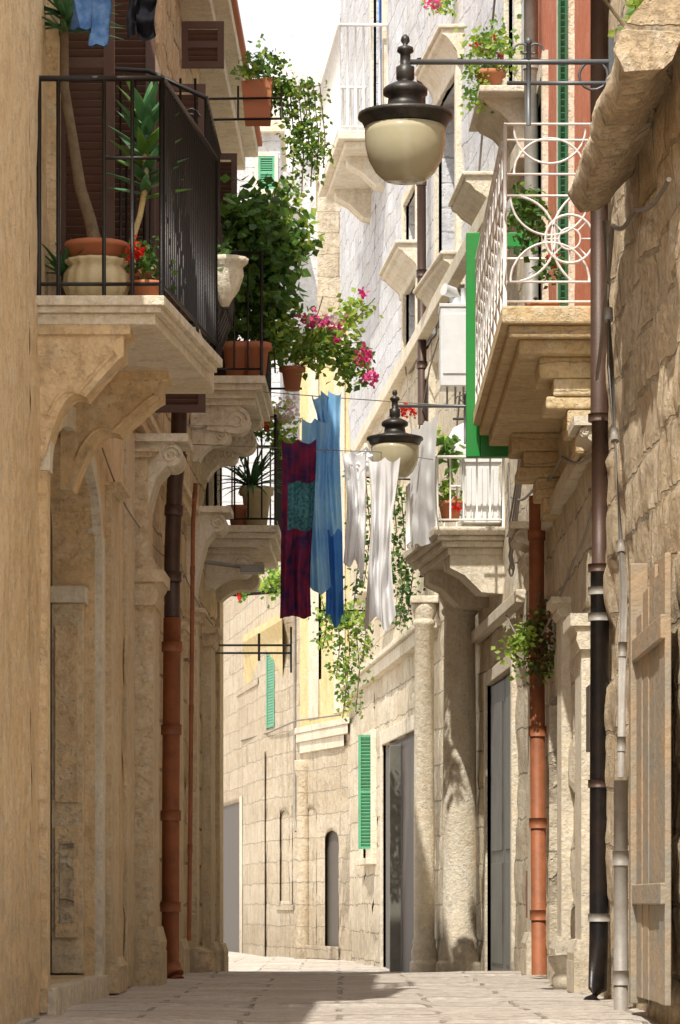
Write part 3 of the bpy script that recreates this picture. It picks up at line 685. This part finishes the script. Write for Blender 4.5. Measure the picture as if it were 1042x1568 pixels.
def col(D,oo,r,z0,z1):
    x,y=XR(D)-oo,D
    b.lathe(x,y,[(r*1.4,z0),(r*1.4,z0+.14),(r*1.22,z0+.16),(r*1.28,z0+.24),(r*1.1,z0+.30),(r*1.15,z0+.34),(r,z0+.38),(r*1.02,z0+1.2),(r*.92,z1-.22),(r*1.08,z1-.2),(r*1.08,z1-.17),(r*.95,z1-.15),(r*1.25,z1-.06),(r*1.25,z1)],'trim',28)
    b.box(lambda u,o,z:(u,o,z),x-r*1.35,x+r*1.35,z1+.001,z1+.07,y-r*1.35,y+r*1.35,'trim')
col(29.0,.17,.15,-.66,Z(905,29)); col(31.6,.14,.10,-.7,Z(925,31.6))
frame(b,R,26.0,28.2,-.65,Z(1022,26),.12,.03,'trim',False); frame(b,R,33.6,37.0,-.75,Z(1120,34),.16,.035,'trim',False); frame(b,R,38.3,39.6,.55,1.95,.1,.04,'trim')
b.box(R,25,29.6,Z(940,26),Z(940,26)+.1,-.03,.06,'trim'); b.box(R,31.9,42,Z(1000,34),Z(1000,34)+.14,-.03,.09,'trim'); b.box(R,31.9,42,Z(1000,34)+.141,Z(1000,34)+.2,-.03,.13,'trim')
b.box(R,24.5,44,5.6,5.75,-.03,.08,'trim')
for u0,u1,z0,z1,_,_,_ in h2: frame(b,R,u0,u1,z0,z1,.1,.05,'trim')
def hood(u0,u1,z,oo):
    b.box(R,u0-.03,u1+.03,z,z+.035,-.03,oo+.03,'trim')
    b.prism(R,u0,u1,[(-.03,z-.0005),(oo,z-.0005),(oo-.01,z-.04),(oo-.05,z-.06),(oo-.09,z-.11),(oo*.4,z-.15),(.05,z-.20),(.04,z-.26),(-.03,z-.26)],'trim')
hood(30.0,31.7,8.05,.20); hood(29.9,31.8,5.95,.20); hood(33.2,34.9,Z(385,33.6),.24); hood(35.6,37,4.9,.22); hood(27.6,28.8,Z(285,28),.26)
for u0,u1,z0,z1 in ((32,32.9,3.6,5.2),(36,36.9,3.3,4.7),(39,39.9,3.8,5.4)):
    b.box(R,u0,u1,z0,z1,.01,.03,'door_and_shade'); frame(b,R,u0,u1,z0,z1,.1,.06,'trim')
b.done('columns_and_trim',R3,bevel=.01)
b=B()
for u0,u1 in ((26.03,27.09),(27.11,28.17)):
    b.box(R,u0,u1,-.66,Z(1022,26)-.01,-.049,-.015,'doorgrey')
    for zz0,zz1 in ((-.5,.35),(.45,1.7)): b.box(R,u0+.12,u1-.12,zz0,zz1,-.014,-.004,'doorgrey')
b.box(R,33.65,35.2,-.74,1.75,-.049,-.01,'door_and_shade'); b.box(R,35.25,36.9,-.74,1.75,-.049,-.01,'door_and_shade'); b.box(lambda u,o,z:R(35.2+o,u,z),0,.12,-.73,1.72,.0,.05,'doorgrey')
b.done('doors',R3,bevel=.006)
b=B(); louver(b,lambda u,o,z:R(38.3+o,u,z),.01,.18,.0+Z(1300,38.3),Z(1125,38.3),0,'mint',.035,.03); louver(b,R,38.35,38.95,.56,1.94,-.1,'mint')
louver(b,R,36.85,38.15,8.76,11.15,-.08,'cl_blue2'); b.done('shutters',R3)
pipe('brown_downspout',[(X(645,32.4),32.4,Z(90,32.4)),(X(647,32.4),32.4,Z(650,32.4))],.045,'pipe_dark')
# laundry balcony right
BQ=empty('laundry_balcony'); b=B(); zt=Z(806,27)
RB=lambda u,o,z:(XR(27)-o-(u-27)*.11,u,z)
for ins,h in ((0,.07),(.03,.04),(.07,.05),(.13,.06)):
    b.box(RB,27+ins,29.0-ins,zt-h,zt-.0005,-.25,.58-ins,'trim'); zt-=h
b.prism(RB,27.15,27.5,[(-.1,zt),(.42,zt),(.42,zt-.1),(.3,zt-.16),(.16,zt-.3),(-.1,zt-.32)],'trim'); b.prism(RB,28.4,28.75,[(-.3,zt),(.42,zt),(.42,zt-.1),(.3,zt-.16),(.16,zt-.3),(-.3,zt-.32)],'trim')
b.done('slab',BQ,bevel=.01)
b=B(); q2=lambda D,oo:(RB(D,oo,0)[0],D); rail(b,[q2(27.05,0),q2(27.05,.55),q2(28.95,.55),q2(28.95,0)],Z(806,27),Z(806,27)+.58,'white_iron',.1); b.done('railing',BQ)
def f(b):
    D=27.3; z=Z(800,D)
    b.box(lambda u,o,z:(u,o,z),X(708,D),X(768,D),z,z+.5,D,D+.3,'enamel'); b.box(lambda u,o,z:(u,o,z),X(704,D),X(772,D),z+.501,z+.54,D-.02,D+.32,'enamel')
    for i in range(7): xx=X(712+i*8.3,D); b.box(lambda u,o,z:(u,o,z),xx,xx+.012,z+.05,z+.46,D-.01,D-.001,'enamel')
OB('white_storage_cabinet',f,.006)
def f(b):
    D=27.3; pot(b,X(690,D),D,Z(798,D),.1,.16,'terra'); blob(b,685,765,20,22,D,.12,130,.05,['leafm','leafy']); blob(b,688,700,28,45,D,.1,70,.10,['leafy','leafm'])
    b.tube([(X(690,D),D,Z(780,D)),(X(686,D),D,Z(690,D))],.008,'bark'); flowers(b,700,770,10,12,D-.1,.05,6,.03,'redf'); flowers(b,628,628,16,10,D,.1,12,.03,'redf')
OB('potted_fig_seedling',f)
def f(b):
    D=27.8; cx,cz=X(712,D),Z(695,D)
    n=14; top=(cx,D,cz+.27)
    for i in range(n):
        a,c=6.283*i/n,6.283*(i+1)/n
        P=lambda a,r,z:(cx+r*math.cos(a),D+r*math.sin(a),z)
        b.quad([top,P(a,.1,cz+.22),P(c,.1,cz+.22)],'cl_white'); b.quad([P(a,.1,cz+.22),P(c,.1,cz+.22),P(c,.19,cz+.05),P(a,.19,cz+.05)],'cl_white')
        b.quad([P(a,.19,cz+.05),P(c,.19,cz+.05),P(c,.18,cz-.03),P(a,.18,cz-.03)],'cl_white')
    b.tube([(cx,D,cz+.3),(cx,D,3.12)],.012,'white_iron')
OB('balcony_parasol',f)
def f(b): # water heater
    D=27.9; x0,x1=X(675,D),X(722,D); z0,z1=Z(590,D),Z(470,D)
    b.box(lambda u,o,z:(u,o,z),x0,x1,z0,z1,D,D+.35,'enamel'); b.box(lambda u,o,z:(u,o,z),x0-.01,x1+.01,z1+.001,z1+.03,D-.01,D+.36,'enamel'); b.box(lambda u,o,z:(u,o,z),x0+.02,x1-.02,z0+.1,z1-.06,D-.012,D-.001,'enamel')
    cx=(x0+x1)/2; b.tube([(cx,D+.12,z1),(cx,D+.12,z1+.10),(cx-.02,D+.10,z1+.14),(cx-.1,D+.05,z1+.16)],.05,'enamel',14); b.tube([(cx+.07,D+.12,z1),(cx+.07,D+.12,z1+.18)],.026,'enamel')
    for t in (.06,.13,.2): b.tube([(x0+t,D+.1,z0),(x0+t,D+.1,z0-.2)],.01,'pipe_grey')
    b.box(lambda u,o,z:(u,o,z),x1-.03,XR(28.2)+.1,z0+.2,z0+.25,D+.3,D+.34,'white_iron'); b.box(lambda u,o,z:(u,o,z),x1-.03,XR(28.2)+.1,z1-.2,z1-.15,D+.3,D+.34,'white_iron')
OB('wall_water_heater',f,.012)
def f(b):
    zz=Z(165,25)+.1
    b.box(R,24.7,26,zz-.05,zz,-.03,.36,'trim'); b.prism(R,24.9,25.8,[(-.03,zz-.051),(.31,zz-.051),(.28,zz-.10),(.18,zz-.15),(.08,zz-.26),(.05,zz-.36),(-.03,zz-.38)],'trim')
OB('upper_stone_ledge',f,.01)
def f(b):
    D=25.1; x=XR(25.1)-.25; pot(b,x,D,Z(165,25)+.1,.10,.2,'terra')
    blob(b,752,85,36,40,D,.18,520,.055,['leafm','leafy','leafy']); blob(b,732,140,16,40,D-.1,.1,200,.045,['leafm','leafy']); flowers(b,745,65,22,16,D,.1,8,.028,'redf'); flowers(b,765,90,12,12,D,.1,4,.03,'pink')
OB('potted_trailing_geranium',f)
BU=empty('white_upper_balcony'); b=B(); z0=Z(215,37)
b.box(R,36.5,39.5,z0-.10,z0,-.03,.56,'trim'); b.box(R,36.6,39.4,z0-.18,z0-.1005,-.03,.48,'trim')
for u in (37,38.7): b.prism(R,u,u+.3,[(-.03,z0-.181),(.42,z0-.181),(.40,z0-.26),(.25,z0-.34),(.08,z0-.5),(-.03,z0-.52)],'trim')
b.done('slab',BU,bevel=.01); b=B(); q3=lambda D,oo:(XR(D)-oo,D)
rail(b,[q3(36.6,0),q3(36.6,.54),q3(39.4,.54),q3(39.4,0)],z0,z0+1.2,'white_iron',.09,.012,.02); b.done('railing',BU)
b=B(); blob(b,680,5,22,18,30.5,.15,150,.06,['leafy','leafm']); flowers(b,665,5,14,10,30.4,.1,8,.035,'pink'); b.tube([R(30.5,0,8.05),R(30.5,.15,8.15)],.01,'bark'); b.done('window_ledge_flowers')
# ================= FAR BUILDINGS =================
FA=empty('far_stone_house'); b=B()
wall(b,Fw,-3.4,-.55,-1,5.0,'farstone',holes=[(-2.0,-1.55,-.8,Z(1230,51),0,.12,'door_and_shade'),(-1.06,-.93,Z(1115,46.7),Z(1003,46.7),0,.12,'win'),(-.84,-.70,.05,1.25,.07,.10,'farstone')],step=.08,amp=.05,rub=.03)
wall(b,Fw,-.55,.15,-1,2.35,'farstone',holes=[(-.20,-.02,-.8,Z(1285,43),.12,.2,'door_and_shade'),(-.45,-.32,-.8,Z(1240,43),.06,.06,'farstone')],step=.06,amp=.05,rub=.03)
wall(b,Fw,-.55,.15,2.35,7.6,'faryellow',holes=[(-.42,-.25,3.0,4.4,0,.15,'win')],step=.15,amp=.008)
b.done('wall',FA,weld=True)
b=B()
for a,c,h in ((-3.4,-2.6,4.95),(-2.6,-1.1,4.95),(-1.1,-.55,4.95),(-.55,.15,7.55)): b.box(Fw,a,c-.001,-1,h,-4,-.25,'farstone')
b.done('body',FA)
b=B()
b.box(Fw,-.95,-.42,4.9,5.05,-.03,.1,'trim'); b.box(Fw,-3.4,-.56,4.95,5.1,-.3,.2,'farstone')
b.box(Fw,-.60,.10,2.2,2.32,-.03,.28,'trim'); b.box(Fw,-.62,.12,2.321,2.4,-.03,.34,'trim'); b.box(Fw,-.55,.05,2.05,2.199,-.03,.15,'trim')
b.lathe(-.50,44.15,[(.12,-.8),(.09,-.4),(.085,1.7),(.12,1.85),(.12,1.95)],'farstone',18)
b.box(Fw,-.88,-.845,.0,1.38,-.03,.05,'farstone'); b.box(Fw,-.695,-.66,.0,1.38,-.03,.05,'farstone'); b.box(Fw,-.90,-.64,-.08,-.001,-.03,.08,'farstone')
b.box(Fw,-1.24,-1.08,-.8,2.2,-.03,.14,'farstone'); b.box(Fw,-1.6,-1.2,Z(1050,48),Z(1050,48)+.1,-.03,.12,'farstone')
b.box(Fw,-2.06,-2.001,-.8,Z(1230,51)+.08,-.03,.07,'trim'); b.box(Fw,-1.549,-1.49,-.8,Z(1230,51)+.08,-.03,.07,'trim')
b.box(Fw,-3.4,-.56,2.3,2.42,-.03,.12,'farstone'); b.box(Fw,-.58,-.02,-.72,-.55,-.03,.12,'farstone')
for px in (480,520): x=X(px,43.4); b.box(Fw,x-.07,x+.07,2.5,7.5,-.03,.05,'trim')
b.prism(Fw,-1.45,-.8,[(-.03,4.0),(.9,4.0),(.9,3.9),(.5,3.75),(.2,3.4),(-.03,3.1)],'faryellow')
b.tube([Fw(-.62,.1,4.6),Fw(-.62,.1,1.2),Fw(-.60,.1,1.0)],.02,'pipe_grey'); b.tube([Fw(-1.5,.12,2.5),Fw(-1.0,.12,2.45),Fw(-.6,.3,2.5),Fw(0,.3,2.45)],.012,'cable')
b.done('trim',FA,bevel=.012)
b=B(); louver(b,Fw,-1.06,-.93,Z(1115,46.7),Z(1003,46.7),.0,'mint',.05,.02); b.done('shutter',FA)
b=B(); b.wbox(X(487,46),X(530,46),45.2,47,-1,Z(300,46),'farstone'); b.wbox(X(484,46),X(532,46),45.1,47.1,Z(300,46)+.001,Z(300,46)+.15,'trim'); b.done('stone_stair_tower',bevel=.02)
FB=empty('bleached_tall_house'); b=B()
fb=lambda u,o,z:(u,62-o,z)
prof=[(-1.9,15.5),(-1.45,15.7),(-1.2,16.3),(-.9,16.6),(-.4,16.65),(.6,16.8)]
us=[-1.9+.12*i for i in range(21)]
for ua,ub in zip(us,us[1:]):
    for j in range(100):
        za=[-1+(interp(u,prof)+.12*noise.noise(Vector((u*4,0,0)))+1)*t for u in (ua,ub) for t in (j/100,(j+1)/100)]
        dd=lambda u,z:.22*noise.fractal(Vector((u*1.1,z*1.1,0)),1,2,5)
        b.quad([fb(ua,dd(ua,za[0]),za[0]),fb(ub,dd(ub,za[2]),za[2]),fb(ub,dd(ub,za[3]),za[3]),fb(ua,dd(ua,za[1]),za[1])],'bleached',True)
b.done('wall',FB,weld=True)
b=B(); b.wbox(-1.85,.6,62.4,68,-1,15.4,'bleached'); b.done('body',FB)
FC=empty('shuttered_house'); b=B()
b.wbox(-3.4,X(430,59),58.5,61.4,-1,Z(215,59),'white'); b.wbox(-3.5,X(436,59),58.3,61.5,Z(215,59)+.001,Z(190,59),'trim')
fc=lambda u,o,z:(u,58.49-o,z)
louver(b,fc,X(396,58.5),X(421,58.5),Z(292,58.5),Z(240,58.5),.0,'mint',.05,.04); frame(b,fc,X(396,58.5),X(421,58.5),Z(292,58.5),Z(240,58.5),.06,.06,'trim'); b.done('walls',FC)
def f(b):
    D=33
    for px,y0,y1 in ((545,720,930),(560,730,900),(600,740,880),(615,760,960),(628,770,940),(610,850,950)):
        x=X(px,D)
        vine(b,[(x,D,Z(y0,D)),(x+.05,D,Z((y0+y1)/2,D)),(x-.02,D,Z(y1,D))],.006,130,.065,['leafd','leafm','leafd'],.06)
    b.tube([(X(540,D),D,Z(730,D)),R(33,0,Z(735,D))],.01,'iron')
OB('hanging_ivy',f)
def f(b):
    D=34
    for px,y0,y1 in ((495,925,990),(515,930,1040),(530,930,1060),(545,960,1090),(525,1000,1100),(555,930,1010)):
        x=X(px,D); vine(b,[(x,D,Z(y0,D)),(x+.04,D,Z((y0+y1)/2,D)),(x,D,Z(y1,D))],.006,85,.065,['leafy','leafm','leafm'],.06)
    b.tube([(X(490,D),D,Z(935,D)),R(34,0,Z(935,D))],.01,'iron')
    blob(b,520,940,40,18,D,.2,240,.07,['leafy','leafm'])
OB('trailing_creeper',f)
b=B(); blob(b,420,885,22,25,40,.3,220,.09,['leafy','leafm']); blob(b,372,905,10,8,40,.2,60,.08,['redf','leafm']); b.tube([(X(372,40),40,Z(910,40)),(-2.2,40,Z(910,40)),(-2.2,40,-.8)],.03,'iron'); b.tube([(X(430,40),40,Z(905,40)),(X(360,40),40,Z(910,40))],.03,'iron'); b.done('terrace_plants')
# ================= LAUNDRY =================
LD=26.2; zl=Z(690,LD)
b=B(); b.tube([L(26.2,.0,zl+.05),(X(520,LD),LD,zl),(X(580,LD),LD,zl-.01),(X(665,27.1),27.1,zl+.05)],.004,'cable',5); b.tube([L(26.6,.55,Z(600,26.6)),(X(500,26.6),26.6,Z(608,26.6)),R(27.3,.5,Z(600,26.6))],.004,'cable',5); b.done('clothes_line')
OB('patterned_towel',lambda b:cloth(b,X(428,26),X(482,26),26.0,Z(672,26),Z(945,26),'cl_dark',2.2,.035,.85,seed=1,k2='cl_teal',band=lambda u,v:.22<v<.5 and u>.15))
OB('blue_shirt',lambda b:(cloth(b,X(462,26.4),X(508,26.4),26.4,Z(640,26.4),Z(905,26.4),'cl_blue',2,.04,.8,seed=3,edge=.10),cloth(b,X(482,26.5),X(502,26.5),26.45,Z(605,26.5),Z(700,26.5),'cl_blue',2,.02,.6,seed=5)))
OB('blue_trousers',lambda b:cloth(b,X(494,26.6),X(526,26.6),26.6,Z(598,26.6),Z(950,26.6),'cl_blue2',1.6,.04,.85,seed=4,k2='cl_blue',band=lambda u,v:v<.6,edge=.06))
OB('white_shirt',lambda b:cloth(b,X(524,26.3),X(562,26.3),26.3,Z(690,26.3),Z(865,26.3),'cl_white',2,.035,.8,seed=6,edge=.12))
OB('white_sheet',lambda b:cloth(b,X(560,26.2),X(610,26.2),26.2,Z(700,26.2),Z(955,26.2),'cl_white',2.2,.04,.70,seed=8,edge=.12))
OB('white_bath_towel',lambda b:cloth(b,X(630,27.9),X(668,27.3),27.9,Z(640,27.3),Z(836,27.6),'cl_white',2,.025,.95,dD=-.9,seed=9))
OB('white_pillowcase',lambda b:cloth(b,X(532,26.3),X(580,26.3),26.35,Z(682,26.3),Z(718,26.3),'cl_white',3,.015,.9,seed=2))
# ================= LAMPS =================
def lamp(name,px,py,D,s,pwall,post):
    e=empty(name); x=X(px,D); z=Z(py,D); b=B()
    m=.0034*s; P=lambda l:[(r*m,z-y*m) for r,y in l]
    b.lathe(x,D,P([(2,-42),(6,-38),(7,-32),(3,-26),(12,-22),(13,-16),(8,-12),(8,5),(14,8),(14,26),(10,30),(18,32),(30,38),(34,42),(34,50),(26,54),(28,68),(34,70),(38,72),(72,80),(73,86),(68,89),(64,98),(61,100)]),'lampblk',36)
    b.done('canopy',e)
    b=B(); b.lathe(x,D,P([(62,101),(62,112),(61,130),(56,150),(46,168),(36,178),(30,182),(10,183),(1,183)]),'glass',40); b.done('glass_bowl',e)
    b=B(); xw=pwall
    b.tube([(x,D,z),(xw,D,z)],.014*s,'lampgrey',10); b.tube([(x+.55*(xw-x)*.9,D,z-.11*s),(xw-.02,D,z-.11*s)],.011*s,'lampgrey',10)
    px_=x+.6*(xw-x); b.tube([(px_,D,z+.10*s),(px_,D,z-.33*s)],.013*s,'lampgrey',8); 
    b.lathe(px_,D,[(.002,z+.13*s),(.02*s,z+.11*s),(.008*s,z+.08*s)],'lampgrey',10)
    cx=xw-.09*s; b.tube([(cx+.075*s*math.cos(i*.45),D,z-.07*s+.075*s*math.sin(i*.45)) for i in range(14)],.008*s,'lampgrey',6,closed=True)
    for sg in (-1,1): b.tube([(px_+sg*(.03+.05*(1-i/14)*math.cos(i*.5))*s,D,z+(.06+.045*(1-i/14)*math.sin(i*.5))*s) for i in range(13)],.006*s,'lampgrey',6)
    b.box(lambda u,o,zz:(u,o,zz),xw-.012,xw+.015,z-.25*s,z+.12*s,D-.03,D+.03,'lampgrey')
    b.done('bracket',e)
lamp('street_lamp',621,95,17.0,1.0,1.41,0)
lamp('street_lamp',605,622,26.4,.93,1.39,0)
b=B()
def wire(pts,r=.006): 
    P=[]
    for a,c in zip(pts,pts[1:]):
        for i in range(6):
            t=i/6; P.append(tuple(Vector(a).lerp(Vector(c),t)-Vector((0,0,.05*math.sin(t*3.14)))))
    P.append(pts[-1]); b.tube(P,r,'cable',6)
wire([R(13.6,.05,Z(275,13.6)),R(15.2,.05,Z(320,15.2)),R(16.3,.06,Z(345,16.3)),R(16.8,.06,Z(470,16.8)),R(17.2,.07,Z(580,17.2))],.011)
wire([R(17.5,.05,Z(690,17.5)),R(20,.06,Z(700,20)),R(23,.06,Z(750,23)),R(25.5,.06,Z(760,25.5))],.010)
wire([R(17.5,.05,2.2),R(19,.06,2.0),R(23,.06,1.8),R(26,.06,2.3)],.008); wire([R(23.6,.06,2.6),R(23.8,.06,1.9),R(24.4,.06,1.8)],.008)
wire([R(29.6,.1,5.9),R(31.7,.08,5.2),R(33.2,.08,4.6),R(34,.08,5.6)],.008); wire([R(29.3,.06,2.6),R(29.8,.06,1.9),R(29.9,.06,1.2)],.008)
wire([R(24.8,.05,9.0),R(28,.06,6.8),R(30,.06,4.4)],.010); wire([L(23,.1,Z(640,23)),L(27,.1,Z(650,27))],.008)
for k in range(4): wire([R(24.4,.05,3.6-.1*k),R(24.9,.12,2.9-.12*k),R(25.2,.06,2.6),R(25.9,.05,3.2+.1*k)],.008)
wire([L(17.9,.03,2.5),L(20.2,.04,2.35),L(24,.05,2.5),L(28,.06,2.4)],.005)
b.done('wall_cables')
def f(b):
    D=27.6; b.box(lambda u,o,z:(u,o,z),X(368,D),X(405,D),Z(876,D),Z(864,D),D,D+.2,'pipe_grey'); b.tube([L(27.6,0,Z(860,D)),(X(372,D),D+.1,Z(866,D))],.02,'pipe_grey')
OB('wall_floodlight',f,.004)
def f(b):
    D=29.5
    for py in (988,1000): b.tube([L(29.5,0,Z(py,D)),(X(446,D),D,Z(py,D))],.010,'lampgrey')
    b.tube([(X(446,D),D,Z(960,D)),(X(446,D),D,Z(1030,D))],.010,'lampgrey'); b.tube([(X(397,D),D,Z(970,D)),(X(397,D),D,Z(1012,D))],.012,'lampgrey')
OB('empty_wall_bracket',f)
# ================= SKY, SUN, CAMERA =================
sc=bpy.context.scene; w=bpy.data.worlds.new('World'); sc.world=w; w.use_nodes=True; nt=w.node_tree
EL,AZ=math.radians(56),math.radians(21)
sk=nt.nodes.new('ShaderNodeTexSky'); sk.sky_type='NISHITA'; sk.sun_disc=False; sk.sun_elevation=EL; sk.sun_rotation=math.pi+AZ; sk.dust_density=6.0; sk.air_density=1.0
# white haze mixed into the sky colour, added to lift the ambient fill
tc=nd(nt,'ShaderNodeTexCoord').outputs['Generated']; cn=nz(nt,tc,2.2,6,.55)
col=mixc(nt,rampf(nt,cn.outputs[0],.25,.7,.60,.92),sk.outputs[0],(8.8,8.7,8.5))
bg=nt.nodes['Background']; bg.inputs[1].default_value=.15; nt.links.new(col,bg.inputs[0])
sun=bpy.data.lights.new('sun','SUN'); sun.energy=5; sun.angle=math.radians(.5); sun.color=(1,.95,.86)
so=bpy.data.objects.new('sun',sun); bpy.context.collection.objects.link(so)
to=Vector((-math.sin(AZ)*math.cos(EL),-math.cos(AZ)*math.cos(EL),math.sin(EL))); so.rotation_euler=to.to_track_quat('Z','Y').to_euler(); so.location=to*30
cam=bpy.data.cameras.new('camera'); co=bpy.data.objects.new('camera',cam); bpy.context.collection.objects.link(co)
cam.sensor_fit='VERTICAL'; cam.sensor_height=36; cam.lens=5000/1568*36; cam.shift_y=(1385-784)/1568; cam.clip_end=2000; cam.clip_start=.1
co.rotation_euler=(math.pi/2,0,0); co.location=(0,0,0); sc.camera=co
sc.view_settings.view_transform='Standard'; sc.view_settings.look='None'; sc.view_settings.exposure=0
